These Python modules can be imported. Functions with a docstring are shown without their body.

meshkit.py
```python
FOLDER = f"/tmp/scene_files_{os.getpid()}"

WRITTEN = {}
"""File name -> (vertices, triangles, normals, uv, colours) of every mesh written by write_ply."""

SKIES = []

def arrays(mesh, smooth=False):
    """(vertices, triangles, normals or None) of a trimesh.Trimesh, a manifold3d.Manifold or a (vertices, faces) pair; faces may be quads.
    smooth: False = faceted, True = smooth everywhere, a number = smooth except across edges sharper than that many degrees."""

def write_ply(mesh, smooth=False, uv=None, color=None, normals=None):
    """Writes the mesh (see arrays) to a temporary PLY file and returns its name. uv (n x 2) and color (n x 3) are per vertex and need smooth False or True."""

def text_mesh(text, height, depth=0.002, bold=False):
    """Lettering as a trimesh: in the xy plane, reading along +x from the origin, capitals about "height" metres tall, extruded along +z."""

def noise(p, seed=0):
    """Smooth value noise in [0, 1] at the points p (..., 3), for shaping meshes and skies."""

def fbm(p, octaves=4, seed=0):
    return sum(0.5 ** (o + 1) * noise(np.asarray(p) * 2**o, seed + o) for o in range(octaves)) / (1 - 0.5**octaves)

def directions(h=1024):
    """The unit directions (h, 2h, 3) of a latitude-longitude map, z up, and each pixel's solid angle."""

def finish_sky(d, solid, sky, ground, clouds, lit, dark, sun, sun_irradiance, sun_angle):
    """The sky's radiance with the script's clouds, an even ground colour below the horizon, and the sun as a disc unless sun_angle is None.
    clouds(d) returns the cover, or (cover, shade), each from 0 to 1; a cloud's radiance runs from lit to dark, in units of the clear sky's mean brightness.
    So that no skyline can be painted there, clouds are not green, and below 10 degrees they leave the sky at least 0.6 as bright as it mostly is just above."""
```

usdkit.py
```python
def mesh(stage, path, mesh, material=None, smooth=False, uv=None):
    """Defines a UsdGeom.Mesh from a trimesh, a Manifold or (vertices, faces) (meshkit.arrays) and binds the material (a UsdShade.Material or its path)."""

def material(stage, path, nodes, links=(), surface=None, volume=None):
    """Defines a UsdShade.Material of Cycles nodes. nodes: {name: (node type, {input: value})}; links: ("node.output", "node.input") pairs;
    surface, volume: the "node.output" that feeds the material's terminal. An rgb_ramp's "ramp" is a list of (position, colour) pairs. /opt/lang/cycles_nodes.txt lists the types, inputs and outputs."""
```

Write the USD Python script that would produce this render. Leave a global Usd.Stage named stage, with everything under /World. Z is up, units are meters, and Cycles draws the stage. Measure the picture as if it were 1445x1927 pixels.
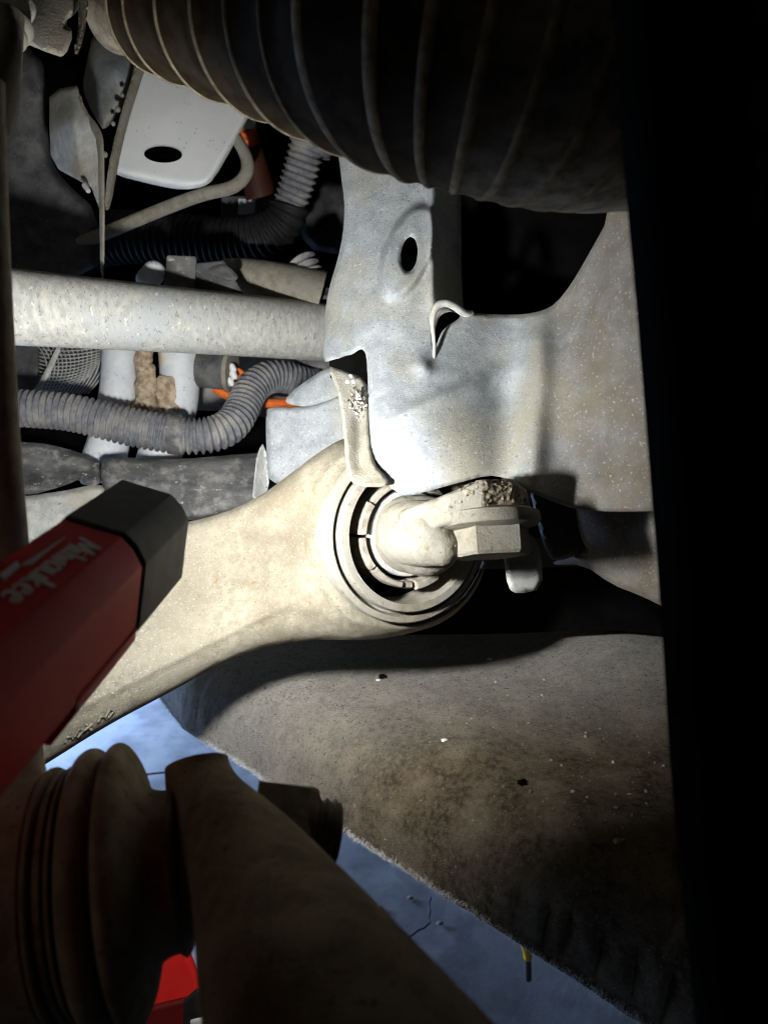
import math, random
import numpy as np, trimesh, shapely, usdkit, meshkit
from shapely.geometry import Polygon, LineString, Point
from scipy.interpolate import RBFInterpolator, CubicSpline
from scipy.spatial import Delaunay
from pxr import Usd, UsdGeom, UsdLux, UsdShade, Gf, Sdf, Vt

random.seed(7); rng = np.random.default_rng(7)
stage = Usd.Stage.CreateInMemory()
UsdGeom.SetStageUpAxis(stage, UsdGeom.Tokens.z); UsdGeom.SetStageMetersPerUnit(stage, 1)
UsdGeom.Xform.Define(stage, '/World'); UsdGeom.Scope.Define(stage, '/World/Looks')

# ---------------------------------------------------------------- camera
F, CX, CY = 1418.0, 722.5, 963.5            # focal length and centre in the photograph's pixels
PITCH = math.radians(12)
CAM = np.array([0, 0, .40])
RT = np.array([1., 0, 0]); FW = np.array([0, math.cos(PITCH), -math.sin(PITCH)]); UP = np.array([0, math.sin(PITCH), math.cos(PITCH)])
cam = UsdGeom.Camera.Define(stage, '/World/camera')
cam.CreateHorizontalApertureAttr(20.0); cam.CreateVerticalApertureAttr(20.0 * 1927 / 1445)
FL = 20.0 * F / 1445
cam.CreateFocalLengthAttr(FL); cam.CreateFStopAttr(FL / 1.5); cam.CreateFocusDistanceAttr(.295)
cam.CreateClippingRangeAttr(Gf.Vec2f(.005, 100))
cam.CreateExposureAttr(0.0)
xf = cam.AddTransformOp()
m = Gf.Matrix4d(*RT, 0, *UP, 0, *(-FW), 0, *CAM, 1); xf.Set(m)
LED = 1560.0                                 # strength of the work light's lens

# daylight reaching the concrete below the car from the open side of the garage (low, outside the car's shadow)
day = UsdLux.RectLight.Define(stage, '/World/daylight_opening')
day.CreateWidthAttr(.6); day.CreateHeightAttr(.14); day.CreateIntensityAttr(34.0); day.CreateColorAttr(Gf.Vec3f(.39, .58, 1.0)); day.CreateNormalizeAttr(False)
def look(pos, to):
    z = np.array(pos, float) - np.array(to, float); z /= np.linalg.norm(z)
    x = np.cross([0, 0, 1.], z); x /= np.linalg.norm(x); y = np.cross(z, x)
    return Gf.Matrix4d(*x, 0, *y, 0, *z, 0, *pos, 1)
day.AddTransformOp().Set(look((-.52, .88, .10), (.0, .66, .0)))

# dim unseen fill added to lift the near parts, above and behind the lens
amb = UsdLux.RectLight.Define(stage, '/World/fill_light')
amb.CreateWidthAttr(.7); amb.CreateHeightAttr(.5); amb.CreateIntensityAttr(.27); amb.CreateColorAttr(Gf.Vec3f(1, .88, .70)); amb.CreateNormalizeAttr(False)
amb.AddTransformOp().Set(look((-.70, -.20, .80), (-.06, .18, .34)))

# ---------------------------------------------------------------- helpers
def P(px, py, d):
    px, py, d = np.broadcast_arrays(np.asarray(px, float), np.asarray(py, float), np.asarray(d, float))
    return CAM + ((px - CX) / F * d)[..., None] * RT - ((py - CY) / F * d)[..., None] * UP + d[..., None] * FW
def C(x, y, z):                              # a direction: right, up, away from the lens
    v = x * RT + y * UP + z * FW
    return v / np.linalg.norm(v)
def G(px, py, z):                            # the point of a level plane seen at a pixel
    r = P(px, py, 1.0) - CAM
    return CAM + r * ((z - CAM[2]) / r[..., 2])[..., None]
used = {}
def numbered(path):
    if path not in used:
        used[path] = 0; return path
    used[path] += 1
    return numbered(f'{path}_{used[path]:03d}')
bases = {}
def tag(prim, label=None, cat=None, group=None, kind=None):
    for k, v in (('label', label), ('category', cat), ('group', group), ('kind', kind)):
        if v: prim.SetCustomDataByKey(k, v)
    return prim
def thing(name, label, cat, base, group=None, kind=None):
    p = numbered('/World/' + name)
    x = UsdGeom.Xform.Define(stage, p); x.AddTranslateOp().Set(Gf.Vec3d(*map(float, base)))
    bases[p] = np.asarray(base, float)
    return tag(x.GetPrim(), label, cat, group, kind)
def part(name, mesh, mat, parent=None, smooth=40, label=None, kind=None):
    pp = str(parent.GetPath()) if parent is not None else '/World'
    path = numbered(pp + '/' + name)
    root = '/'.join(pp.split('/')[:3])
    b = bases.get(root, np.zeros(3))
    if hasattr(mesh, 'vertices'): v, f = np.array(mesh.vertices), np.array(mesh.faces)
    else: v, f = np.asarray(mesh[0], float), np.asarray(mesh[1])
    g = usdkit.mesh(stage, path, trimesh.Trimesh(v - b, f, process=False), mat, smooth=smooth)
    return tag(g.GetPrim(), label, kind=kind)
def single(name, mesh, mat, label, cat, smooth=40, group=None, kind=None):
    o = part(name, mesh, mat, None, smooth)
    return tag(o, label, cat, group, kind)
def cat_(*ms): return trimesh.util.concatenate([m if hasattr(m, 'vertices') else trimesh.Trimesh(*m, process=False) for m in ms])

def chaikin(p, n=2):
    p = np.asarray(p, float)
    for _ in range(n):
        q = np.roll(p, -1, 0)
        p = np.stack([.75 * p + .25 * q, .25 * p + .75 * q], 1).reshape(-1, 2)
    return p
def ell(cx, cy, rx, ry, rot=0, n=40):
    t = np.linspace(0, 2 * np.pi, n, endpoint=False); c, s = math.cos(math.radians(rot)), math.sin(math.radians(rot))
    x, y = rx * np.cos(t), ry * np.sin(t)
    return np.stack([cx + x * c - y * s, cy + x * s + y * c], 1)
def triangulate(poly, step):
    """points and triangles of a polygon filled with an even grid; also its border loops."""
    loops = []; pts = []
    for ring in [poly.exterior, *poly.interiors]:
        n = max(8, int(ring.length / step))
        q = np.array([ring.interpolate(i / n, normalized=True).coords[0] for i in range(n)])
        loops.append(np.arange(len(q)) + sum(map(len, pts))); pts.append(q)
    x0, y0, x1, y1 = poly.bounds
    gx, gy = np.meshgrid(np.arange(x0, x1, step), np.arange(y0, y1, step * .87))
    gx = gx + (np.arange(gx.shape[0]) % 2)[:, None] * step * .5
    g = np.stack([gx.ravel(), gy.ravel()], 1)
    inn = shapely.contains_xy(poly.buffer(-step * .45), g[:, 0], g[:, 1])
    pts.append(g[inn]); p = np.vstack(pts)
    t = Delaunay(p).simplices
    c = p[t].mean(1)
    t = t[shapely.contains_xy(poly, c[:, 0], c[:, 1])]
    a = p[t]; s = (a[:, 1, 0] - a[:, 0, 0]) * (a[:, 2, 1] - a[:, 0, 1]) - (a[:, 1, 1] - a[:, 0, 1]) * (a[:, 2, 0] - a[:, 0, 0])
    t[s < 0] = t[s < 0][:, ::-1]
    return p, t[np.abs(s) > 1e-9], loops
def closed(front, back, t, loops):
    n = len(front); f = [t, t[:, ::-1] + n]
    for L in loops:
        M = np.roll(L, -1)
        f.append(np.stack([L, L + n, M], 1)); f.append(np.stack([M, L + n, M + n], 1))
    return trimesh.Trimesh(np.vstack([front, back]), np.vstack(f), process=False)
def sheet(outline, ctrl, thick, step=6, holes=(), bumps=None, rnd=0, rdep=0., smooth=2, rough=0., rscale=120, sharp=False, outer=False):
    """a pressed or cast piece: outline (pixels), its distances at some points, its thickness, its border rounded over rnd pixels by rdep metres."""
    o = np.asarray(outline, float) if sharp else chaikin(outline, smooth)
    poly = Polygon(o, [np.asarray(h) for h in holes]).buffer(0)
    if poly.geom_type != 'Polygon': poly = max(poly.geoms, key=lambda g: g.area)
    p, t, loops = triangulate(poly, step)
    ctrl = np.asarray(ctrl, float)
    if np.ndim(ctrl) == 0: d = np.full(len(p), float(ctrl))
    elif len(ctrl) < 3: d = np.full(len(p), ctrl[:, 2].mean())
    else: d = RBFInterpolator(ctrl[:, :2] / 100, ctrl[:, 2], kernel='thin_plate_spline', smoothing=1e-6)(p / 100)
    if bumps is not None: d = d + bumps(p[:, 0], p[:, 1])
    if rnd:
        e = np.clip(shapely.distance(poly.exterior if outer else poly.boundary, shapely.points(p)) / rnd, 0, 1)
        d = d + rdep * (1 - np.sqrt(np.maximum(0, 1 - (1 - e) ** 2)))
    w = P(p[:, 0], p[:, 1], d)
    if rough: w = w - FW * ((meshkit.fbm(w * rscale, 3, 3) - .5) * rough)[:, None]
    b = P(p[:, 0], p[:, 1], d + thick)
    return closed(w, b, t, loops)
def frames(c):
    T = np.gradient(c, axis=0); T /= np.linalg.norm(T, axis=1)[:, None]
    u = np.cross(T[0], [.3, .2, .9]); u /= np.linalg.norm(u); U = [u]
    for k in range(1, len(c)):
        u = U[-1] - T[k] * (U[-1] @ T[k]); U.append(u / np.linalg.norm(u))
    U = np.array(U); return T, U, np.cross(T, U)
def sweep(c, r, n=24):
    c = np.asarray(c, float); r = np.broadcast_to(r, len(c))
    T, U, V = frames(c); a = np.linspace(0, 2 * np.pi, n, endpoint=False)
    v = (c[:, None] + r[:, None, None] * (np.cos(a)[None, :, None] * U[:, None] + np.sin(a)[None, :, None] * V[:, None])).reshape(-1, 3)
    f = []
    i = np.arange(n); j = (i + 1) % n
    for k in range(len(c) - 1):
        A, B = k * n, (k + 1) * n
        f.append(np.stack([A + i, B + j, B + i], 1)); f.append(np.stack([A + i, A + j, B + j], 1))
    v = np.vstack([v, c[0], c[-1]]); m_ = len(v)
    f.append(np.stack([np.full(n, m_ - 2), j, i], 1)); f.append(np.stack([np.full(n, m_ - 1), (len(c) - 1) * n + i, (len(c) - 1) * n + j], 1))
    return trimesh.Trimesh(v, np.vstack(f)[:, ::-1], process=False)
def spline(pts, n):
    """pts: (px, py, d, radius in pixels) -> n even points and radii in metres"""
    q = np.array(pts, float); w = np.hstack([P(q[:, 0], q[:, 1], q[:, 2]), (q[:, 3] * q[:, 2] / F)[:, None]])
    s = np.r_[0, np.cumsum(np.linalg.norm(np.diff(w[:, :3], axis=0), axis=1))]
    o = (CubicSpline(s, w) if len(q) > 2 else (lambda x: np.stack([np.interp(x, s, w[:, k]) for k in range(4)], 1)))(np.linspace(0, s[-1], n))
    return o[:, :3], o[:, 3], s[-1]
def tube(pts, n=60, seg=24):
    c, r, _ = spline(pts, n); return sweep(c, r, seg)
def hose(pts, pitch, depth=.16, per=6, seg=28):
    _, _, L = spline(pts, 50); k = int(L / pitch)
    c, r, _ = spline(pts, k * per + 1)
    ph = np.arange(k * per + 1) / per
    prof = np.clip(1.5 * np.sin(2 * np.pi * ph), -1, 1)
    return sweep(c, r * (1 - depth / 2 + depth / 2 * prof), seg)
def lathe(profile, origin, axis, n=72, a0=0., a1=2 * np.pi):
    """profile: (along axis, radius) metres, closed round; a0..a1 leave part of the ring away."""
    ax = np.asarray(axis, float) / np.linalg.norm(axis)
    u = np.cross(ax, UP); u /= np.linalg.norm(u); v = np.cross(u, ax)
    full = abs(a1 - a0 - 2 * np.pi) < 1e-6
    a = np.linspace(a0, a1, n, endpoint=not full); pr = np.asarray(profile, float); k = len(pr)
    w = np.asarray(origin) + pr[None, :, 0, None] * ax + pr[None, :, 1, None] * (np.cos(a)[:, None, None] * u + np.sin(a)[:, None, None] * v)
    f = []
    for i in range(n if full else n - 1):
        A, B = i * k, ((i + 1) % n) * k
        j = np.arange(k - 1); f.append(np.stack([A + j, B + j, B + j + 1], 1)); f.append(np.stack([A + j, B + j + 1, A + j + 1], 1))
    w = w.reshape(-1, 3)
    if not full:
        for A, s in ((0, 1), ((n - 1) * k, -1)):
            w = np.vstack([w, w[A:A + k].mean(0)]); j = np.arange(k - 1)
            f.append(np.stack([np.full(k - 1, len(w) - 1), A + j, A + j + 1], 1)[:, ::s])
    return trimesh.Trimesh(w, np.vstack(f), process=False)
SPH = trimesh.creation.icosphere(3)
def hull(*balls):
    """rounded body round (point, radius) balls"""
    return trimesh.convex.convex_hull(np.vstack([SPH.vertices * r + np.asarray(c) for c, r in balls]))
def refine(mesh, edge, rough, scale, seed=0):
    v, f = trimesh.remesh.subdivide_to_size(mesh.vertices, mesh.faces, edge)
    mm = trimesh.Trimesh(v, f, process=True); n = mm.vertex_normals
    mm.vertices = mm.vertices + n * ((meshkit.fbm(mm.vertices * scale, 3, seed) - .5) * rough)[:, None]
    return mm
def prism(ring0, ring1):
    n = len(ring0); v = np.vstack([ring0, ring1]); i = np.arange(n); j = (i + 1) % n
    f = [np.stack([i, j, j + n], 1), np.stack([i, j + n, i + n], 1)]
    k = np.arange(1, n - 1); f += [np.stack([0 * k, k + 1, k], 1), np.stack([0 * k + n, k + n, k + 1 + n], 1)]
    return trimesh.Trimesh(v, np.vstack(f), process=False)
def box8(pxs, d0, d1, rnd=.0012):
    """rounded block whose face is the pixel quad at distances d0 (one or four values) and goes back to d1"""
    d0 = np.broadcast_to(d0, len(pxs))
    return hull(*[(P(x, y, d), rnd) for (x, y), d in zip(pxs, d0)], *[(P(x, y, d1), rnd) for x, y in pxs])

# ---------------------------------------------------------------- materials
LIGHTER = {n: 1.55 for n in ('dusty_cast_metal', 'dusty_grey_steel', 'worn_grey_steel', 'beige_dust_coat', 'caked_dirt', 'bushing_rubber', 'sway_bar_paint', 'white_plastic', 'pressed_felt', 'dark_plastic', 'scuffed_rubber', 'grey_dusty_conduit', 'brown_tape', 'grit', 'felt_fibre')}
def M(name, a, b, scale=150, rough=.8, metal=0., bump=.4, bscale=900, bdist=.0006, specks=None, patch=None, spec=.3, bevel=0., stretch=None, contrast=(.38, .62), flecks=None, xtone=None, xax='x', xr=(.36, .58)):
    k_ = LIGHTER.get(name, 1.0) * (.88 if name in ('dusty_grey_steel', 'beige_dust_coat') else 1); up = lambda c: tuple(min(.86, q * k_) for q in c)
    a, b = up(a), up(b); patch = patch and (up(patch[0]), *patch[1:]); flecks = flecks and [(up(c), *q) for c, *q in flecks]; specks = specks and [(up(c), *q) for c, *q in specks]; xtone = xtone and (up(xtone[0]), *xtone[1:])
    N = {'g': ('geometry', {}), 'n1': ('noise_texture', {'scale': scale, 'detail': 6.0, 'roughness': .65}),
         'r1': ('rgb_ramp', {'ramp': [(contrast[0], a), (contrast[1], b)]}),
         'n2': ('noise_texture', {'scale': bscale, 'detail': 4.0, 'roughness': .7}),
         'b': ('bump', {'strength': bump, 'distance': bdist}), 'p': ('principled_bsdf', {'roughness': rough, 'metallic': metal, 'specular_ior_level': spec})}
    src = 'g.position'; L = []
    if stretch:
        N['mp'] = ('mapping', {'scale': stretch}); L += [('g.position', 'mp.vector')]; src = 'mp.vector'
    L += [(src, 'n1.vector'), (src, 'n2.vector'), ('n1.fac', 'r1.fac'), ('n2.fac', 'b.height')]
    col = 'r1.color'
    if patch:                               # (colour, scale, low, high): larger worn or dusty patches
        c, s, lo, hi = patch
        N.update(n3=('noise_texture', {'scale': s, 'detail': 5.0, 'roughness': .6}), r3=('rgb_ramp', {'ramp': [(lo, (0, 0, 0)), (hi, (1, 1, 1))]}), m3=('mix', {'color2': c}))
        L += [('g.position', 'n3.vector'), ('n3.fac', 'r3.fac'), ('r3.color', 'm3.fac'), (col, 'm3.color1')]; col = 'm3.color'
    if xtone:                               # (colour, x from, x to, scale): second tone towards one end of the piece, mud on the steel
        c, xa, xb, s = xtone
        N.update(xs=('separate_xyz', {}), xm=('map_range', {'from_min': xa, 'from_max': xb, 'clamp': True}), xn=('noise_texture', {'scale': s, 'detail': 5.0, 'roughness': .7}), xr=('rgb_ramp', {'ramp': [(xr[0], (0, 0, 0)), (xr[1], (1, 1, 1))]}), xx=('math', {'math_type': 'multiply'}), xk=('mix', {'color2': c}))
        L += [('g.position', 'xs.vector'), ('xs.' + xax, 'xm.value'), ('g.position', 'xn.vector'), ('xn.fac', 'xr.fac'), ('xm.result', 'xx.value1'), ('xr.color', 'xx.value2'), ('xx.value', 'xk.fac'), (col, 'xk.color1')]; col = 'xk.color'
    for i, (c, s, th) in enumerate(flecks or []):         # (colour, scale, threshold): irregular chips, stains and pits
        N[f'f{i}'] = ('noise_texture', {'scale': s, 'detail': 3.5, 'roughness': .7}); N[f'fr{i}'] = ('rgb_ramp', {'ramp': [(th, (0, 0, 0)), (th + .035, (1, 1, 1))]}); N[f'fm{i}'] = ('mix', {'color2': c})
        L += [(src, f'f{i}.vector'), (f'f{i}.fac', f'fr{i}.fac'), (f'fr{i}.color', f'fm{i}.fac'), (col, f'fm{i}.color1')]; col = f'fm{i}.color'
    for i, (c, s, size) in enumerate(specks or []):       # (colour, scale, size): pits, chips and grit
        N[f'v{i}'] = ('voronoi_texture', {'scale': s, 'randomness': 1.0}); N[f'vr{i}'] = ('rgb_ramp', {'ramp': [(size, (1, 1, 1)), (size * 1.5, (0, 0, 0))]}); N[f'vm{i}'] = ('mix', {'color2': c})
        N[f'vn{i}'] = ('noise_texture', {'scale': s * .17, 'detail': 2.0}); N[f'vq{i}'] = ('rgb_ramp', {'ramp': [(.46, (0, 0, 0)), (.56, (1, 1, 1))]}); N[f'vx{i}'] = ('mix', {'mix_type': 'multiply', 'fac': 1.0})
        L += [('g.position', f'v{i}.vector'), ('g.position', f'vn{i}.vector'), (f'vn{i}.fac', f'vq{i}.fac'), (f'v{i}.distance', f'vr{i}.fac'), (f'vr{i}.color', f'vx{i}.color1'), (f'vq{i}.color', f'vx{i}.color2'),
              (f'vx{i}.color', f'vm{i}.fac'), (col, f'vm{i}.color1')]; col = f'vm{i}.color'
    if bevel:
        N['bv'] = ('bevel', {'radius': bevel, 'samples': 6}); L += [('bv.bevel', 'b.normal')]
    L += [(col, 'p.base_color'), ('b.normal', 'p.normal')]
    return usdkit.material(stage, '/World/Looks/' + name, N, L, surface='p.BSDF')

ARM = M('dusty_cast_metal', (.125, .114, .087), (.172, .158, .124), 260, .8, 0, .8, 1500, .0007, flecks=[((.085, .075, .052), 700, .62), ((.20, .186, .145), 1300, .60), ((.13, .088, .05), 190, .655)], patch=((.105, .092, .066), 30, .48, .64), spec=.2, xtone=((.075, .071, .060), -.062, -.095, 260), xr=(.30, .62))  # lower left end darker: grey metal, partly the light's falloff painted in
STEEL = M('dusty_grey_steel', (.165, .184, .20), (.24, .256, .268), 140, .75, .0, .5, 1500, .0005, flecks=[((.12, .13, .14), 1100, .59), ((.36, .36, .345), 1000, .62)], patch=((.21, .205, .17), 28, .48, .66), xtone=((.115, .090, .058), .050, .074, 90), xr=(.15, .75), spec=.2)
STEEL2 = M('worn_grey_steel', (.23, .24, .24), (.34, .345, .33), 180, .7, 0, .5, 1300, .0005, flecks=[((.11, .115, .12), 600, .64)], patch=((.25, .23, .18), 40, .5, .66), bevel=.0006, spec=.2)
BEIGE = M('beige_dust_coat', (.15, .139, .11), (.215, .201, .163), 220, .9, 0, .7, 1300, .0007, flecks=[((.14, .12, .085), 500, .63)], patch=((.205, .20, .175), 40, .45, .6), spec=.15)
DIRT = M('caked_dirt', (.20, .17, .12), (.36, .32, .24), 420, .95, 0, 1.0, 1400, .0012, specks=[((.08, .07, .05), 600, .25)])
FELT = M('pressed_felt', (.036, .028, .018), (.095, .075, .050), 420, 1.0, 0, 1.0, 1600, .0016, flecks=[((.05, .043, .033), 900, .60), ((.30, .275, .23), 1000, .655)], patch=((.14, .115, .082), 40, .44, .66), spec=.05, xtone=((.40, .395, .37), .26, .36, 300), xax='y', xr=(-.25, .75))  # greyer and paler towards the far side
BLACKR = M('black_rubber', (.012, .011, .010), (.025, .022, .019), 200, .6, 0, .4, 900, .0004, spec=.25)
BROWNR = M('dusty_brown_rubber', (.165, .135, .086), (.25, .207, .138), 220, .9, 0, .7, 1100, .0006, patch=((.33, .275, .19), 60, .45, .65), flecks=[((.14, .115, .075), 400, .62)], spec=.1)
RODM = M('dusty_rod_paint', (.26, .23, .17), (.40, .35, .27), 240, .85, 0, .5, 1200, .0005)
RUBBER = M('bushing_rubber', (.14, .128, .105), (.23, .212, .18), 300, .85, 0, .5, 1500, .0004)
VOID = M('void_black', (.0028, .0028, .0028), (.005, .005, .005), 60, 1.0, 0, .2, 400, spec=0.)  # near black: shade of gaps and unlit panels put into the colour
DARKP = M('dark_plastic', (.030, .031, .033), (.060, .061, .063), 110, .6, 0, .4, 900, .0004, specks=[((.14, .14, .13), 500, .13)], patch=((.10, .10, .10), 45, .52, .7), bevel=.0008)
SCUFF = M('scuffed_rubber', (.030, .031, .034), (.085, .085, .085), 70, .7, 0, .6, 700, .0006, patch=((.16, .158, .15), 150, .5, .72), flecks=[((.24, .235, .22), 260, .64)], stretch=(.6, 1, 1.6))
BLACKH = M('black_hose', (.007, .007, .008), (.014, .014, .015), 150, .6, 0, .4, 900, .0004, patch=((.024, .024, .024), 40, .5, .7), spec=.15)  # shadow over the hose is put into this deeper black
GREYH = M('grey_dusty_conduit', (.075, .078, .088), (.13, .133, .145), 260, .75, 0, .5, 1200, .0005, patch=((.19, .185, .175), 70, .48, .66), specks=[((.30, .29, .27), 900, .14)])
WHITE = M('white_paint', (.74, .77, .79), (.80, .82, .83), 60, .45, 0, .12, 500, .0003, specks=[((.33, .31, .27), 300, .09)], patch=((.70, .69, .65), 25, .58, .75), bevel=.0015)
PIPEW = M('white_plastic', (.36, .38, .405), (.43, .45, .47), 80, .5, 0, .2, 600, .0004, specks=[((.25, .23, .19), 330, .13)], patch=((.42, .38, .30), 35, .62, .72))
TAPE = M('brown_tape', (.20, .15, .10), (.38, .31, .23), 260, .95, 0, 1.0, 800, .0012)
BAR = M('sway_bar_paint', (.24, .245, .235), (.35, .35, .32), 240, .65, 0, .5, 1300, .0005, flecks=[((.16, .165, .17), 420, .60), ((.50, .475, .40), 300, .64), ((.40, .33, .22), 160, .70)], patch=((.27, .285, .295), 26, .52, .66), stretch=(1.8, 1, .7))
ORANGE = M('orange_sleeve', (.62, .11, .015), (.80, .19, .03), 90, .5, 0, .2, 600, .0003)
SLV = M('shaded_orange_sleeve', (.035, .010, .005), (.06, .018, .008), 90, .6, 0, .2, 600)  # shadow on the orange sleeve, painted as dark brown
RED = M('red_plastic', (.76, .022, .018), (.80, .028, .022), 90, .55, 0, .12, 2500, .0002, spec=.15, bevel=.0010)
REDDARK = M('dark_red_plastic', (.10, .004, .004), (.14, .006, .006), 90, .55, 0, .1, 2000, .0002)
HEAD = M('black_head_plastic', (.075, .073, .070), (.105, .102, .096), 130, .6, 0, .3, 3000, .0002, specks=[((.16, .15, .12), 700, .1)], spec=.2, bevel=.0008)
GREYPRINT = M('grey_print', (.86, .83, .84), (.92, .89, .90), 300, .55, 0, .1)
CONC = M('concrete', (.30, .30, .30), (.42, .42, .41), 9, .8, 0, .25, 220, .0008, specks=[((.10, .10, .10), 45, .06)], patch=((.20, .20, .20), 14, .45, .62))
CRK = M('crack_dirt', (.05, .05, .05), (.10, .10, .095), 200, .95, 0, .5)
YELLOW = M('yellow_plastic', (.85, .50, .01), (.92, .58, .02), 100, .4, 0, .05)
RUST = M('rusty_steel', (.10, .08, .055), (.22, .18, .12), 300, .8, 0, .6, 1300, .0006, patch=((.30, .26, .19), 70, .5, .66))
GRITM = M('grit', (.10, .095, .085), (.30, .285, .25), 350, .9, 0, .5, 1500)
WBIT = M('pale_chip', (.62, .62, .60), (.75, .75, .72), 300, .7, 0, .3)
LENS = usdkit.material(stage, '/World/Looks/lit_lens', {'e': ('emission', {'color': (1.0, .985, .95), 'strength': LED})}, surface='e.emission')

# ---------------------------------------------------------------- the setting: concrete floor
fx, fy = np.meshgrid(np.linspace(-6, 6, 121), np.linspace(-4, 10, 141)); fz = (meshkit.fbm(np.stack([fx * 3, fy * 3, fx * 0], -1), 3, 5) - .5) * .004 - .002
fi = np.arange(121 * 141).reshape(141, 121)
ff = np.vstack([np.stack([fi[:-1, :-1], fi[:-1, 1:], fi[1:, 1:]], -1).reshape(-1, 3), np.stack([fi[:-1, :-1], fi[1:, 1:], fi[1:, :-1]], -1).reshape(-1, 3)])
fl = part('floor', (np.stack([fx, fy, fz], -1).reshape(-1, 3), ff), CONC, None, smooth=True)
tag(fl, kind='structure', label='concrete floor under the car, lit blue by daylight')
def floor_strip(px, w):
    q = np.array([G(np.array(x, float), np.array(y, float), .0035) for x, y in px]); return sweep(np.repeat(q, 1, 0), w, 6)
tag(part('crack', cat_(floor_strip([(811, 1690), (807, 1702), (809, 1716), (807, 1728), (809, 1737), (797, 1748), (788, 1751), (771, 1764), (757, 1770), (735, 1785)], .0007), floor_strip([(330, 1452), (290, 1456), (240, 1463)], .0010)), CRK, fl))

# ---------------------------------------------------------------- control arm with its bushing
EC = P(768, 1004, .291); EA = C(.44, -.04, -.89); u_ = .292 / F * 1.035
arm = thing('control_arm', 'dusty beige cast suspension arm with round bushing eye, brightly lit in the middle', 'suspension arm', P(500, 1250, .33))
armpoly = [(250, 990), (340, 986), (420, 966), (490, 934), (545, 893), (600, 850), (655, 818), (740, 822), (840, 870), (905, 960), (921, 1050), (892, 1122), (838, 1172), (768, 1194), (690, 1206), (600, 1203), (510, 1213), (420, 1246), (330, 1298), (200, 1366), (75, 1446), (-20, 1500), (-60, 1440), (40, 1280), (150, 1090)]
def arm_b(x, y):
    r = np.hypot((x - 764) / 150, (y - 1000) / 168)
    ridge = -.004 * np.exp(-(((y - (1130 + (520 - x) * .42)) / 55) ** 2)) * np.clip((640 - x) / 200, 0, 1)
    valley = .0065 * np.exp(-(((y - (1040 + (560 - x) * .15)) / 60) ** 2) - ((x - 480) / 150) ** 2)
    seam = -.0007 * np.exp(-(((y - (1128 + (560 - x) * .50)) / 7) ** 2)) * np.clip((600 - x) / 60, 0, 1)
    return ridge + valley + seam + .0035 * np.clip((r - 1.0) / .25, 0, 1) - .0016 / (1 + np.exp((r - 1.24) / .012))
am = sheet(armpoly, [(-40, 1480, .258), (150, 1350, .268), (340, 1050, .300), (340, 1250, .286), (500, 1050, .292), (500, 1190, .290), (620, 900, .278), (620, 1010, .2765), (640, 1140, .281), (760, 1190, .291), (760, 830, .292), (900, 1100, .305), (910, 980, .307)],
           .016, 5, holes=[ell(768, 1004, 147, 164)], bumps=arm_b, rnd=75, rdep=.011, rough=.0009, rscale=260)
part('arm_body', am, ARM, arm, 60)
def front_d(mesh, x, y):                      # distance of a piece's face at a pixel
    v = (mesh.vertices - CAM); d = v @ FW; px = CX + (v @ RT) / d * F; py = CY - (v @ UP) / d * F
    k = np.argsort(np.hypot(px - x, py - y))[:6]; return d[k].min()
marks = []
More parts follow.
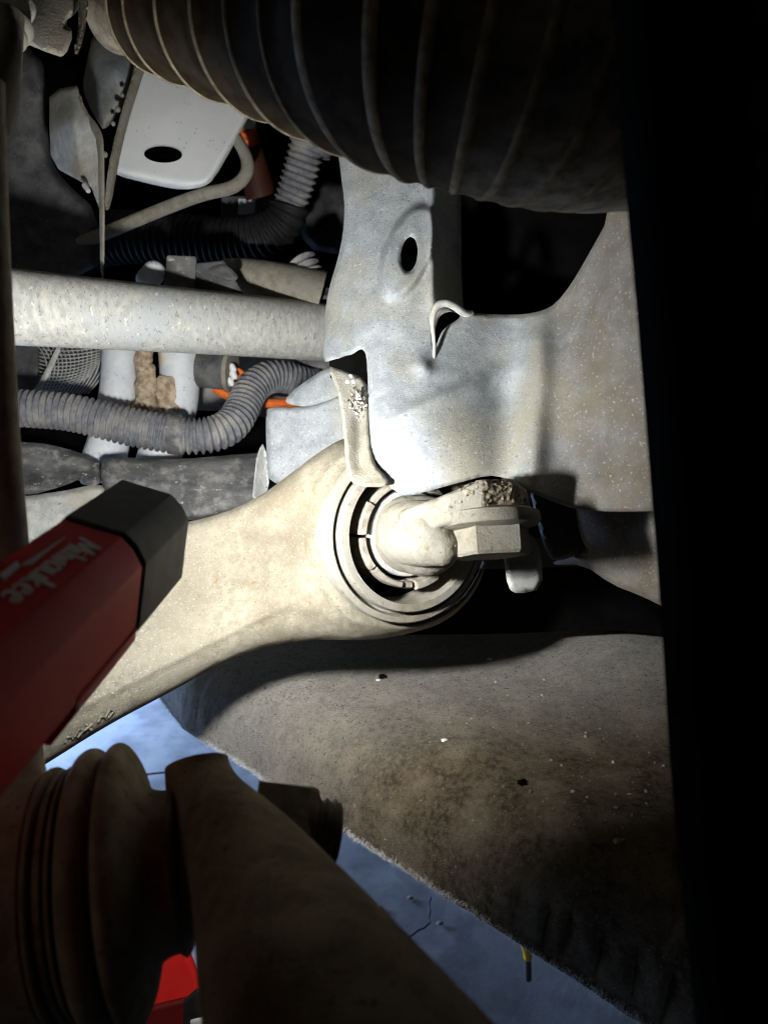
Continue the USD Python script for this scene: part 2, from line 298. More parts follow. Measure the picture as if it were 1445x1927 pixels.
for x, y, sh in ((128, 1388, 0), (146, 1378, 1), (164, 1368, 2), (190, 1350, 0), (204, 1341, 1)):
    for (a, b), (c, d_) in ((((-5, 8), (4, -8)), ((-1, 0), (6, -2)), ((4, -8), (9, 2))), (((-5, 8), (4, -8)), ((4, -8), (10, -2)), ((10, -2), (1, 9))), (((-4, 6), (8, -4)), ((-2, -4), (7, 6))))[sh]:
        marks.append(hull((P(x + a, y + b, front_d(am, x + a, y + b)), .0005), (P(x + c, y + d_, front_d(am, x + c, y + d_)), .0005)))
part('casting_mark', cat_(*marks), ARM, arm, label='worn raised casting marks near the lower end of the arm', kind='stuff')
mm = lambda r: r * u_
part('bushing_sleeve', lathe([(-.012, mm(164)), (.0005, mm(164)), (.0015, mm(161)), (.0018, mm(151)), (-.0015, mm(147)), (-.0015, mm(143)), (.0035, mm(142)), (.0045, mm(139)), (.0045, mm(126)), (.0035, mm(125)), (-.016, mm(124)), (-.016, mm(122))], EC, EA, 120), BEIGE, arm, 35)
part('recess', lathe([(-.014, mm(126)), (-.0135, mm(60)), (-.016, mm(60))], EC, EA, 60), VOID, arm)  # shade of the deep gap painted as a black ring
rub = [(0, 34), (37, 71), (74, 119), (121, 158), (161, 205), (207, 232), (235, 262), (266, 276), (280, 318), (321, 356)]
for i, (a, b) in enumerate(rub):
    k = random.Random(i).uniform(-3, 3); z = .0005 * random.Random(i + 50).uniform(-2, 2)
    pr = [(-.015, mm(86)), (z + .001, mm(86)), (z + .0026, mm(89)), (z + .0026, mm(98 + k)), (z + .001, mm(101 + k)), (-.015, mm(101 + k))]
    part('rubber_segment', lathe(pr, EC, EA, 26, math.radians(a), math.radians(b)), RUBBER, arm, 45)
part('inner_sleeve', lathe([(-.016, mm(79)), (-.0005, mm(79)), (.0005, mm(77)), (.0005, mm(68)), (-.016, mm(68))], EC, EA, 90), STEEL2, arm, 35)
part('dust_lip', lathe([(-.015, mm(84)), (-.006, mm(84)), (-.005, mm(83)), (-.006, mm(81)), (-.015, mm(81))], EC, EA, 90), BLACKR, arm, 35)
pin = thing('bushing_pin', 'stubby dust-covered pin leaving the bushing eye and flattened towards the bolt', 'bushing pin', P(770, 1000, .29))
import manifold3d as m3
def union_smooth(ms, edge, it=12):
    mf = [m3.Manifold(m3.Mesh(np.asarray(q.vertices, np.float32), np.asarray(q.faces, np.uint32))) for q in ms]
    o = m3.Manifold.batch_boolean(mf, m3.OpType.Add).refine_to_length(edge).to_mesh()
    tm = trimesh.Trimesh(o.vert_properties[:, :3], o.tri_verts, process=True)
    return trimesh.smoothing.filter_taubin(tm, .5, .53, it)
stub = lathe([(-.016, 0), (-.016, mm(70)), (.014, mm(70)), (.0185, mm(66)), (.021, mm(58)), (.022, mm(46)), (.022, 0)], EC, EA, 72)
neck = hull((P(770, 1004, .279), .0125), (P(806, 1012, .262), .0100), (P(832, 1030, .258), .0064), (P(800, 985, .264), .0080))
tab_ = []
for x, y0, y1, d0, d1 in ((762, 962, 1005, .262, .290), (850, 931, 985, .2505, .286), (905, 909, 966, .2475, .286), (955, 907, 962, .2515, .286), (986, 922, 958, .264, .286)):
    for y, q in ((y0 + 9, d0), (y1 - 9, d0), (y0 + 9, d1), (y1 - 9, d1)): tab_.append((P(x, y, q), .0021))
flat = hull(*tab_)
pj = union_smooth([trimesh.convex.convex_hull(stub.vertices), neck, flat], .0008, 9); n_ = pj.vertex_normals
pj.vertices = pj.vertices + n_ * ((meshkit.fbm(pj.vertices * 450, 3, 2) - .5) * .0005)[:, None]
part('pin_body', pj, BEIGE, pin, 60)
fc_ = pj.vertices[pj.faces].mean(1); cm_ = np.exp(-(np.linalg.norm(fc_ - P(945, 916, .2515), axis=1) / .0115) ** 2) + (meshkit.fbm(fc_ * 600, 3, 8) - .5) * 1.6 > .5
cs_ = trimesh.Trimesh(pj.vertices + n_ * (.0003 + .0012 * np.abs(meshkit.fbm(pj.vertices * 1100, 3, 11) - .42))[:, None], pj.faces[cm_], process=False); cs_.remove_unreferenced_vertices()
part('caked_dirt', cs_, DIRT, pin, 20)

bolt = thing('flange_bolt', 'dusty hex head flange bolt pointing down below the flattened pin', 'bolt', P(915, 965, .268))
BA = C(.06, -1, -.16); BO = P(914, 966, .262); k = .262 / F
part('flange', lathe([(0, 0), (0, 90 * k), (5 * k, 99 * k), (18 * k, 101 * k), (27 * k, 96 * k), (33 * k, 74 * k), (33 * k, 0)], BO, BA, 72), BEIGE, bolt, 40)
hx = []
ang = [math.radians(a + 8) for a in range(0, 360, 60)]
bu = np.cross(BA, FW); bu /= np.linalg.norm(bu); bv = np.cross(bu, BA)
for t, r in ((24, 80), (76, 80), (82, 75)):
    hx.append(np.array([BO + BA * t * k + (bu * math.cos(a) + bv * math.sin(a)) * r * k for a in ang]))
part('hex_head', refine(trimesh.convex.convex_hull(np.vstack(hx)), .0014, .0004, 500, 6), BEIGE, bolt, 30)
part('shank', lathe([(0, 0), (0, 30 * k), (-12 * k, 30 * k), (-12 * k, 0)], BO, BA, 30), STEEL2, bolt)

# ---------------------------------------------------------------- subframe
sub = thing('subframe', 'pressed grey steel subframe horn with an oval hole, dusty and bent around the bushing', 'subframe', P(900, 950, .30))
win = [(868, 275), (868, 582), (884, 588), (940, 592), (988, 591), (1022, 584), (1047, 570), (1077, 531), (1112, 470), (1146, 408), (1150, 275)]
main = [(632, 240), (640, 320), (648, 375), (648, 405), (645, 442), (635, 490), (622, 530), (613, 572), (610, 622), (608, 684), (625, 677), (640, 674), (652, 668), (662, 668), (679, 655), (688, 662), (691, 690), (693, 760), (697, 830), (705, 878), (728, 912), (746, 926), (766, 934), (800, 926), (860, 909), (918, 894), (950, 899), (1002, 928), (1050, 948), (1090, 960), (1150, 963), (1230, 962), (1300, 960), (1300, 240), (868, 240)]
def sub_b(x, y):
    z = np.zeros_like(x)
    # raised oval pad round the hole
    c, s = math.cos(math.radians(-22)), math.sin(math.radians(-22)); dx, dy = x - 768, y - 474
    q = np.hypot((dx * c - dy * s) / 42, (dx * s + dy * c) / 92)
    z -= .0040 * (1 - 1 / (1 + np.exp(-(q - 1) / .035)))
    # upright channel beside the window
    ch = 1 / (1 + np.exp(-(x - 806) / 4.0)) * 1 / (1 + np.exp((y - 575) / 7)) * (x < 872)
    z += ch * (-.0045 + .020 * np.clip((x - 812) / 56, 0, 1))
    # crease over the lower plate, valley left of the upright fold
    ln = (y - (805 - (x - 700) * .43)) ; z -= .0026 * np.exp(-(ln / 16) ** 2) * np.clip((x - 690) / 60, 0, 1) * np.clip((1000 - x) / 100, 0, 1)
    z -= .0068 * np.exp(-((x - (1014 - (y - 600) * .05)) / 30) ** 2) * np.clip((y - 560) / 80, 0, 1)
    z += .0032 * np.exp(-((x - 955) / 45) ** 2) * np.clip((y - 640) / 100, 0, 1)
    # weld dimple
    z -= .0035 * np.exp(-((x - 797) ** 2 + (y - 690) ** 2) / 17 ** 2)
    z += .0010 * np.exp(-((y - (640 + .5 * (x - 720))) / 26) ** 2) * np.clip((790 - x) / 60, 0, 1)
    return z
tri = [(822, 604), (830, 592), (846, 585), (870, 592), (858, 603), (842, 612), (829, 626), (820, 652), (816, 640)]
sm = sheet(main, [(640, 320, .315), (650, 420, .312), (610, 600, .322), (612, 680, .316), (700, 350, .306), (700, 500, .300), (680, 620, .297), (780, 330, .300), (780, 620, .289), (860, 400, .296), (860, 560, .290), (700, 800, .278), (730, 900, .276), (860, 700, .283), (860, 890, .270), (960, 600, .293), (960, 740, .284), (950, 890, .270), (1030, 700, .275), (1030, 900, .266), (1120, 500, .268), (1120, 750, .262), (1150, 950, .258), (1230, 400, .247), (1230, 700, .245), (1230, 930, .246), (1300, 600, .225), (1300, 950, .232)],
           .0028, 5, holes=[ell(770, 478, 15.5, 33, 6), chaikin(win, 1), chaikin(tri, 1)], bumps=sub_b, rnd=6, rdep=.0016, smooth=1, rough=.0005, rscale=200)
part('pressed_panel', sm, STEEL, sub, 50)
part('rolled_lip', tube([(888, 588, .2885, 5), (872, 588, .286, 7), (858, 578, .2835, 7.5), (838, 570, .281, 7.5), (823, 575, .2805, 7), (815, 592, .281, 6), (815, 625, .2825, 4), (817, 665, .284, 3.5), (813, 690, .285, 3)], 70, 12), STEEL2, sub, 60)
part('weld_bead', refine(hull((P(797, 692, .2855), .0042), (P(793, 698, .2865), .0036)), .001, .0006, 900), STEEL, sub, 60)
strip = [(616, 688), (637, 694), (690, 712), (693, 760), (696, 830), (704, 872), (726, 896), (733, 907), (724, 917), (672, 916), (657, 902), (651, 872), (645, 800), (637, 742)]
ss = sheet(strip, [(625, 700, .292), (690, 730, .288), (650, 800, .280), (690, 800, .282), (660, 900, .271), (725, 905, .271)], .003, 4, bumps=lambda x, y: .0018 * np.exp(-((x - 676) / 12) ** 2) * np.clip((y - 760) / 30, 0, 1) * np.clip((895 - y) / 20, 0, 1), rnd=5, rdep=.0014, smooth=1, rough=.0006, rscale=300)
part('welded_flange', ss, BEIGE, sub, 50)
part('void_backing', sheet([(618, 662), (700, 640), (700, 720), (622, 712)], .325, .003, 8, sharp=True), VOID, sub)  # black sheets behind the openings stand for their unlit depth
part('void_backing', sheet([(845, 240), (1230, 240), (1230, 640), (845, 640)], [(850, 240, .335), (850, 640, .335), (1230, 240, .32), (1230, 640, .32)], .003, 20, sharp=True), VOID, sub)
part('void_backing', sheet([(780, 560), (900, 560), (900, 680), (780, 680)], .325, .003, 20, sharp=True), VOID, sub)
part('void_backing', sheet([(720, 420), (810, 420), (810, 540), (720, 540)], .335, .003, 20, sharp=True), VOID, sub)
lobe = [(1080, 940), (1300, 940), (1300, 1165), (1250, 1143), (1205, 1121), (1150, 1100), (1098, 1062), (1040, 1064), (1040, 1056), (1108, 1040), (1090, 1008)]
part('lower_lobe', sheet(lobe, [(1060, 1060, .315), (1100, 960, .290), (1200, 960, .280), (1200, 1100, .287), (1290, 1050, .268), (1100, 1060, .300)], .004, 6, rnd=12, rdep=.003, smooth=1), STEEL, sub, 50)
part('back_plate', sheet([(990, 900), (1100, 940), (1096, 985), (1108, 1038), (1050, 1057), (1030, 1050), (1015, 1000)], .302, .004, 7, rnd=8, rdep=.002, smooth=1), DARKP, sub)  # bolt shadow across this plate is put into its dark colour
part('drop_tab', sheet([(938, 1000), (1000, 1000), (1018, 1040), (1022, 1108), (975, 1119), (955, 1108), (948, 1050)], [(940, 1000, .285), (1010, 1020, .287), (960, 1110, .281), (1018, 1110, .284)], .0045, 5, rnd=9, rdep=.002, smooth=1), STEEL2, sub, 50)
part('rear_web', sheet([(620, 1080), (1300, 1060), (1300, 1200), (1150, 1186), (900, 1194), (620, 1196)], [(900, 1040, .36), (1300, 1060, .35), (1300, 1200, .36), (900, 1200, .37)], .004, 20, sharp=True), VOID, sub)  # shadow zone under the arm put into this black sheet
gr = cat_(*[trimesh.creation.icosphere(0, sz) .apply_transform(np.diag([rng.uniform(.6, 1.5), rng.uniform(.6, 1.5), rng.uniform(.5, 1.2), 1])).apply_translation(P(672 + 9 * rng.normal(), 765 + 14 * rng.normal(), .2835 + .001 * rng.random())) for sz in .0003 + .0006 * rng.random(90) ** 2])
part('grit', gr, GRITM, sub, 30, kind='stuff')
for x, y, r, w_ in ((660, 707, .0008, 'topmost of three tiny pale pellets in the dark notch of the subframe'), (654, 718, .0010, 'lower left of three tiny pale pellets in the dark subframe notch'), (665, 718, .0009, 'lower right of three tiny pale pellets in the dark subframe notch')):
    single('pale_pellet', trimesh.creation.icosphere(2, r * .9).apply_translation(P(x, y, .284)), WBIT, w_, 'debris', group='pellets in the subframe notch')
# lug behind the flange
lug = thing('clip_bracket', 'folded grey steel bracket with pointed upper tab left of the subframe flange', 'bracket', P(570, 900, .36))
part('bracket_plate', sheet([(500, 772), (512, 765), (575, 768), (645, 738), (700, 760), (700, 830), (640, 850), (570, 900), (505, 915), (501, 850)], [(500, 800, .352), (640, 760, .342), (690, 800, .340), (510, 900, .350), (600, 850, .344)], .006, 6, rnd=9, rdep=.003, smooth=1), STEEL, lug, 50)
part('pointed_tab', sheet([(534, 754), (558, 728), (620, 688), (640, 697), (656, 738), (622, 752), (578, 766), (545, 761)], [(540, 755, .347), (625, 692, .340), (650, 740, .336), (580, 762, .340)], .004, 5, rnd=8, rdep=.002, smooth=1), STEEL, lug, 50)
part('side_fold', sheet([(498, 830), (508, 905), (500, 935), (474, 945), (478, 900), (484, 850)], [(490, 850, .360), (500, 920, .356), (476, 940, .372)], .005, 5, rnd=6, rdep=.003, smooth=1), STEEL2, lug, 50)

# ---------------------------------------------------------------- felt undertray
ZF = CAM[2] - .150
edge_px = [(296, 1302), (318, 1332), (345, 1366), (372, 1384), (430, 1418), (520, 1478), (640, 1554), (760, 1630), (890, 1712), (1000, 1783), (1110, 1852), (1200, 1913), (1330, 2005), (1450, 2100)]
EDGE = np.array([G(np.array(x, float), np.array(y, float), ZF - .036) for x, y in edge_px])[:, :2]
plan = np.vstack([EDGE, [[.30, EDGE[-1][1]], [.36, .30], [.36, .72], [EDGE[0][0] + .02, .72], [EDGE[0][0] + .0, .45]]])
fp = Polygon(plan)
p2, t2, l2 = triangulate(fp, .0030)
EL = LineString(np.vstack([[[EDGE[0][0] + .02, .72]], [[EDGE[0][0], .45]], EDGE]))
dist = shapely.distance(EL, shapely.points(p2))
e = np.clip(dist / .034, 0, 1)
z2 = ZF - .034 * (1 - np.sqrt(np.maximum(0, 1 - (1 - e) ** 2)))
q3 = np.column_stack([p2, 0 * z2])
z2 = z2 + (meshkit.fbm(q3 * 28, 3, 9) - .5) * .005 * np.clip(dist / .03, 0, 1) + (meshkit.fbm(q3 * 420, 3, 4) - .5) * .0018
z2 += .012 * np.exp(-((p2[:, 0] - .13) / .05) ** 2 - ((p2[:, 1] - .36) / .07) ** 2)
top = np.column_stack([p2, z2]); bot = np.column_stack([p2, z2 - .004])
tray = thing('felt_undertray', 'wide dark brown pressed felt undertray with fuzzy rounded edge below the suspension arm', 'undertray', (.1, .35, ZF - .02))
part('felt_panel', closed(top, bot, t2, l2), FELT, tray, 60)
def hairs(n, lo, hi, length, width, fringe=False):
    pts, wid = [], []
    k = 0
    tri_c = np.argsort(dist)
    while k < n:
        if fringe:
            e_ = LineString(EDGE).interpolate(rng.random(), normalized=True)
            o = np.array([e_.x, e_.y, ZF - .037 + .0022 * rng.random() ** 2]) + rng.normal(0, .0005, 3)
            out = np.array([-.45, -.6, -.6]) + rng.normal(0, .6, 3)
        else:
            i = rng.integers(0, len(p2))
            if not (lo < dist[i] < hi and p2[i][1] < .42 and p2[i][0] < .2): continue
            o = top[i] + np.r_[rng.normal(0, .0014, 2), 0]
            out = rng.normal(0, 1, 3) + [0, 0, .55]; out[2] = abs(out[2]) * .6
        out /= np.linalg.norm(out); s = length * (.4 + rng.random())
        b = rng.normal(0, .35, 3)
        pts += [o, o + out * s * .5 + b * s * .12, o + out * s + b * s * .4]; wid += [width, width, width * .5]
        k += 1
    return np.array(pts), np.array(wid)
def hair_part(name, args, mat):
    pts, wid = hairs(*args[0], **args[1])
    path = numbered(str(tray.GetPath()) + '/' + name)
    bc = UsdGeom.BasisCurves.Define(stage, path); bc.CreateTypeAttr('linear'); bc.CreateWrapAttr('nonperiodic')
    bc.CreateCurveVertexCountsAttr(Vt.IntArray.FromNumpy(np.full(len(pts) // 3, 3, np.int32)))
    bc.CreatePointsAttr(Vt.Vec3fArray.FromNumpy((pts - bases[str(tray.GetPath())]).astype(np.float32)))
    bc.CreateWidthsAttr(Vt.FloatArray.FromNumpy(wid.astype(np.float32))); bc.SetWidthsInterpolation('vertex')
    UsdShade.MaterialBindingAPI.Apply(bc.GetPrim()).Bind(mat); tag(bc.GetPrim(), kind='stuff')
FIB = M('felt_fibre', (.022, .018, .013), (.06, .05, .036), 300, .9, 0, .1)
FIBL = M('daylit_fibre', (.80, .79, .77), (.88, .87, .85), 300, .9, 0, .1)  # daylight catching the fringe is put into this pale colour
hair_part('felt_fibre', ((24000, .0, .30, .0010, .00007), {}), FIB)
hair_part('edge_fibre', ((4500, 0, 0, .0012, .00007), {'fringe': True}), FIBL)
# grit lying on the felt
def on_felt(x, y): 
    w = G(np.array(x, float), np.array(y, float), ZF)
    i = np.argmin(np.hypot(p2[:, 0] - w[0], p2[:, 1] - w[1])); return np.array([w[0], w[1], top[i][2]])
crumbs = []
for _ in range(380):
    x, y = rng.uniform(470, 1250), rng.uniform(1215, 1700)
    g_ = G(np.array(x), np.array(y), ZF)
    if y > 1400 + (x - 470) * .5 or not fp.buffer(-.022).contains(Point(g_[0], g_[1])): continue
    c = trimesh.creation.icosphere(0, .00025 + .0005 * rng.random() ** 3); c.vertices *= rng.uniform(.6, 1.5, 3); crumbs.append(c.apply_translation(on_felt(x, y) + [0, 0, .0002]))
single('crumbs', cat_(*crumbs), GRITM, 'fine pale grit scattered over the brown felt', 'grit', kind='stuff')
for x, y, r, mt, lb in ((720, 1280, .0017, VOID, 'black flake lying on the lit felt below the bushing'), (921, 1248, .0012, WBIT, 'white crumb on the felt right under the shadow edge'), (712, 1286, .0009, WBIT, 'white crumb touching the black flake on the felt'), (982, 1472, .0017, VOID, 'dark clod lying in the middle of the brown felt'), (1164, 1578, .0016, DIRT, 'small brown clod on the dim right part of the felt'), (835, 1395, .0010, WBIT, 'pale speck of grit left of the middle of the felt')):
    c = trimesh.creation.icosphere(1, r); c.vertices *= np.random.default_rng(int(x)).uniform(.45, 1.35, (len(c.vertices), 1)) * [1.2, .8, .6]; single('debris_flake', c.apply_translation(on_felt(x, y) + [0, 0, r * .4]), mt, lb, 'debris')

# ---------------------------------------------------------------- work light
torch = thing('work_light', 'red and black handheld work light with grey lettering, aimed into the chassis', 'flashlight', P(150, 1150, .19))
V = .001 * RT + .0077 * UP + .0265 * FW
sec = [(125, 975, .160), (232, 1007, .161), (254, 1030, .1615), (271, 1062, .1625), (258, 1185, .166), (205, 1232, .1675), (95, 1180, .167), (62, 1040, .163)]
R0 = np.array([P(*s) for s in sec]); ctr = R0.mean(0)
def ringat(k, s=1.0): return ctr + (R0 - ctr) * s + V * k
part('head', prism(ringat(.02, 1.03), ringat(1.0, 1.03)), HEAD, torch, 20)
part('seal_ring', prism(ringat(-.05, .965), ringat(.03, .965)), VOID, torch, 20)
body = part('body', prism(ringat(-4.6, 1.0), ringat(-.045, 1.0)), RED, torch, 20)
def hollow(k0, k1, so, si):
    a, b, c, d = ringat(k0, so), ringat(k1, so), ringat(k1, si), ringat(k0, si); n = len(a); i = np.arange(n); j = (i + 1) % n; f = []
    for q in range(4):
        A, B = q * n, ((q + 1) % 4) * n; f += [np.stack([A + i, A + j, B + j], 1), np.stack([A + i, B + j, B + i], 1)]
    return trimesh.Trimesh(np.vstack([a, b, c, d]), np.vstack(f), process=False)
part('lens_hood', hollow(1.0, 1.19, 1.03, .91), HEAD, torch, 20)  # rim drawn out as an unseen hood to cut grazing light
part('reflector', prism(ringat(.99, .9), ringat(1.004, .9)), HEAD, torch, False)
part('lens', prism(ringat(1.005, .50) + UP * .004, ringat(1.05, .50) + UP * .004), LENS, torch, False)
low = np.array([P(200, 1232, .1675), P(262, 1176, .166), P(258, 1200, .170), P(215, 1255, .174), P(150, 1240, .174)])
part('hinge_block', prism(low - V * 1.15 + UP * 0, low - V * .05), RED, torch, 20)
# lettering and bolt mark on the top face: reading away from the head, upright side towards the right
ex = -V / np.linalg.norm(V); A_, B_ = R0[0], R0[1]; ey = (B_ - A_); ey -= ex * (ey @ ex); wtop = np.linalg.norm(ey); ey /= wtop; en = np.cross(ex, ey); en *= -np.sign(en @ FW)
O = A_ - V * .22
glyph = {'M': ([[(0, 0), (.12, 1.35)], [(.12, 1.35), (.30, .25)], [(.30, .25), (.52, 1.35)], [(.52, 1.35), (.56, 0), (.64, .04)]], .68), 'i': ([[(.04, .75), (.08, .05), (.17, 0)], [(.06, 1.0), (.07, 1.06)]], .22), 'l': ([[(.05, 1.3), (.07, .06), (.16, 0)]], .22),
         'w': ([[(0, .78), (.10, 0), (.22, .6), (.32, 0), (.44, .78)]], .50), 'a': ([[(.34, .70), (.18, .78), (.04, .5), (.06, .1), (.18, 0), (.32, .25)], [(.34, .78), (.34, .06), (.42, 0)]], .46), 'u': ([[(.02, .78), (.04, .15), (.16, 0), (.32, .2)], [(.34, .78), (.34, .06), (.42, 0)]], .46),
         'k': ([[(.04, 1.3), (.04, 0)], [(.30, .8), (.06, .38), (.32, 0), (.38, .03)]], .42), 'e': ([[(.04, .42), (.32, .5), (.28, .76), (.14, .76), (.04, .4), (.10, .04), (.22, 0), (.36, .14)]], .42)}
x = 0; shp = []
for ch in 'Milwaukee':
    for st in glyph[ch][0]: shp.append(LineString([(x + a + .12 * b, b) for a, b in st]).buffer(.060, cap_style=2))
    x += glyph[ch][1]
word = shapely.union_all(shp)
def place(geom, sx, sy, ox, oy):
    ms = [trimesh.creation.extrude_polygon(g, 1.0, engine='earcut') for g in getattr(geom, 'geoms', [geom])]
    mm_ = cat_(*ms); v = mm_.vertices
    mm_.vertices = O + np.outer(v[:, 0] * sx + ox, ex) + np.outer(v[:, 1] * sy + oy, ey) + np.outer(v[:, 2] * .00025 - .00003, en)
    return mm_
part('lettering', place(word, .0082, .0040, .0015, wtop * .50), GREYPRINT, body, False, label='grey raised lettering reading Milwaukee')
zig = Polygon([(0, .45), (1.7, .62), (1.55, .30), (2.6, .48), (2.5, .22), (4.2, .05), (2.75, -.02), (2.85, .18), (1.75, .02), (1.9, .34)])
part('lightning_mark', place(zig, .0092, .0042, .0030, wtop * .17), GREYPRINT, body, False, label='grey lightning stroke under the lettering')

# ---------------------------------------------------------------- stabiliser link at the left
link = thing('stabilizer_link', 'dusty stabilizer link with tall thin rod and large round boot, lower left', 'stabilizer link', P(60, 1700, .17))
part('rod', tube([(-30, 150, .170, 36), (-22, 420, .172, 36), (-10, 650, .174, 35), (2, 850, .177, 35), (18, 1030, .180, 34), (38, 1250, .182, 31), (50, 1390, .184, 27), (52, 1440, .180, 30), (50, 1500, .176, 48)], 120, 32), RODM, link, 60)
HO = P(110, 1680, .172); HA = C(.96, .13, .16); h = .172 / F
part('housing', lathe([(-190 * h, 0), (-190 * h, 180 * h), (-150 * h, 215 * h), (-30 * h, 216 * h), (-6 * h, 220 * h), (0, 214 * h), (0, 0)], HO, HA, 96), BROWNR, link, 40)
for s0, r0, w0 in ((1, 226, 10), (17, 218, 15), (37, 222, 9)):
    part('clamp_ring', lathe([(s0 * h, 150 * h), (s0 * h, (r0 - 4) * h), ((s0 + w0 * .3) * h, r0 * h), ((s0 + w0 * .8) * h, r0 * h), ((s0 + w0) * h, (r0 - 5) * h), ((s0 + w0) * h, 150 * h)], HO, HA, 96), RUST if s0 == 17 else BROWNR, link, 40)
bt = [(50, 200), (54, 226), (64, 243), (78, 249), (92, 243), (101, 226), (104, 215), (110, 215), (114, 236), (122, 249), (134, 250), (146, 238), (158, 212), (168, 176), (182, 154), (205, 146), (222, 146), (222, 100), (50, 100)]
part('boot', lathe([(a * h, r * h) for a, r in np.vstack([CubicSpline(np.arange(17), np.array(bt[:17]))(np.linspace(0, 16, 90)), bt[17:]])], HO, HA, 110), BROWNR, link, 50)
part('boot_ring', lathe([(221 * h, 120 * h), (221 * h, 150 * h), (227 * h, 154 * h), (233 * h, 148 * h), (233 * h, 120 * h)], HO, HA, 80), RUST, link, 50)
part('stud', lathe([(228 * h, 0), (228 * h, 128 * h), (330 * h, 124 * h), (330 * h, 60 * h), (400 * h, 60 * h), (400 * h, 0)], HO, HA, 60), BROWNR, link, 50)
NO = P(505, 1555, .188); NA = C(.93, -.16, .12); hn = .19 / F
nu = np.cross(NA, UP); nu /= np.linalg.norm(nu); nv = np.cross(nu, NA)
part('nut', refine(trimesh.convex.convex_hull(np.vstack([[NO + NA * t * hn + (nu * math.cos(a) + nv * math.sin(a)) * r * hn for a in np.radians(np.arange(0, 360, 60) + 18)] for t, r in ((-30, 88), (64, 88), (74, 78))])), .002, .0005, 300), RODM, link, 30)
part('nut_flange', lathe([(60 * hn, 0), (60 * hn, 76 * hn), (76 * hn, 78 * hn), (84 * hn, 74 * hn), (84 * hn, 0)], NO, NA, 60), BROWNR, link, 40)
part('thread', lathe([(84 * hn, 0)] + [((84 + t) * hn, (58 + 3.2 * math.sin(t * 2 * math.pi / 15)) * hn) for t in np.arange(0, 46, 1.5)] + [(133 * hn, 48 * hn), (136 * hn, 30 * hn), (136 * hn, 0)], NO, NA, 60), RUST, link, 50)
# upper joint and its bracket
part('upper_neck', tube([(14, 30, .205, 30), (14, 85, .202, 27), (2, 130, .195, 36), (-20, 260, .180, 38)], 40, 28), BEIGE, link, 60)
part('upper_boot', lathe([(0, 0), (0, .0030), (.0012, .0062), (.003, .0072), (.005, .0066), (.0058, .0048), (.0066, .0056), (.0078, .0054), (.009, .004), (.009, 0)], P(18, 30, .224), C(.0, -1, -.2), 60), BEIGE, link, 50)
strut = thing('strut_bracket', 'dirty grey bracket plate bolted at the upper left corner over the thin rod', 'bracket', P(90, 60, .23))
part('plate', sheet([(-60, -120), (80, -120), (148, -20), (150, 20), (120, 40), (140, 60), (122, 108), (100, 102), (40, 78), (-20, 20)], [(-50, 0, .236), (50, 60, .232), (120, 100, .236), (140, 0, .238)], .004, 6, rnd=8, rdep=.002, smooth=1), BEIGE, strut, 50)
part('edge_lip', sheet([(148, -60), (166, -60), (166, 30), (150, 104), (138, 98), (148, 40)], [(150, 0, .232), (160, 30, .230), (145, 100, .234)], .003, 5, rnd=5, rdep=.001, smooth=1), BEIGE, strut, 50)
part('washer', lathe([(0, 0), (0, .0066), (.0016, .0064), (.0022, .005), (.0022, 0)], P(26, 18, .2295), C(.1, .1, -1), 50), STEEL2, strut)
part('strut_tube', tube([(370, 1437, .186, 58), (372, 1452, .185, 60), (440, 1585, .168, 96), (530, 1760, .146, 160), (645, 2000, .118, 243), (780, 2270, .103, 330), (900, 2540, .09, 400)], 80, 72), BROWNR, thing('tie_bar', 'large brown tapering tube end running down to the lower edge beside the round boot', 'tie bar', P(500, 1700, .15)), 40)

# ---------------------------------------------------------------- bellows overhead
bel = thing('axle_boot', 'black ribbed rubber bellows running along the top of the picture', 'rubber boot', P(700, 100, .17))
b0, b1 = P(428, 26.7, .22), P(771, 37.2, .18); bx = (b1 - b0); BL = np.linalg.norm(bx); bx /= BL
def cp(x, y, d): return CAM + x * RT + y * UP + d * FW
cl_pts = np.array([b0 + bx * BL * t for t in (-.9, -.5, -.1, .3, .6, .85, 1.0)] + [cp(.0170, .1140, .1765), cp(.0416, .1110, .180), cp(.0589, .1170, .193), cp(.076, .123, .205), cp(.095, .130, .218)])
cl_s = np.r_[0, np.cumsum(np.linalg.norm(np.diff(cl_pts, axis=0), axis=1))]; CLN = CubicSpline(cl_s, cl_pts)
RIBS = [(t + .9) * BL for t in (-.52, -.34, -.032, .27, .527, .751, .959, 1.085)] + [1.985 * BL + .0064 * k for k in range(1, 9)]
def rib_r(s_):
    k = min(max(np.searchsorted(RIBS, s_), 1), len(RIBS) - 1); f = (s_ - RIBS[k - 1]) / (RIBS[k] - RIBS[k - 1])
    amp = .0034 * min(1, (RIBS[k] - RIBS[k - 1]) / .03) * (1 if k < 7 else max(.25, 1 - (k - 7) * .11))
    t = s_ / BL - .9
    return min(.0235 + .0112 * t, .0352 + .0022 * max(0, t - 1.05)) - (amp * (math.sin(math.pi * f) ** 2) ** .45 if 0 < f < 1 else 0)
ss_ = np.linspace(RIBS[0], RIBS[-1], 360)
part('bellows', sweep(CLN(ss_), np.array([rib_r(q) for q in ss_]), 150), M('boot_rubber', (.014, .010, .006), (.030, .022, .013), 200, .8, 0, .5, 1000, .0005, spec=.02, patch=((.030, .026, .02), 60, .48, .66), xtone=((.30, .28, .24), .008, .050, 150), xr=(.25, .6)), bel, 50)  # right end paler: dust, plus light on its underside painted in
RIBM = M('lit_rib', (.12, .10, .068), (.23, .195, .135), 260, .9, 0, .6, 1100, .0005, spec=.1)  # grazing light on the crests is put into this paler colour
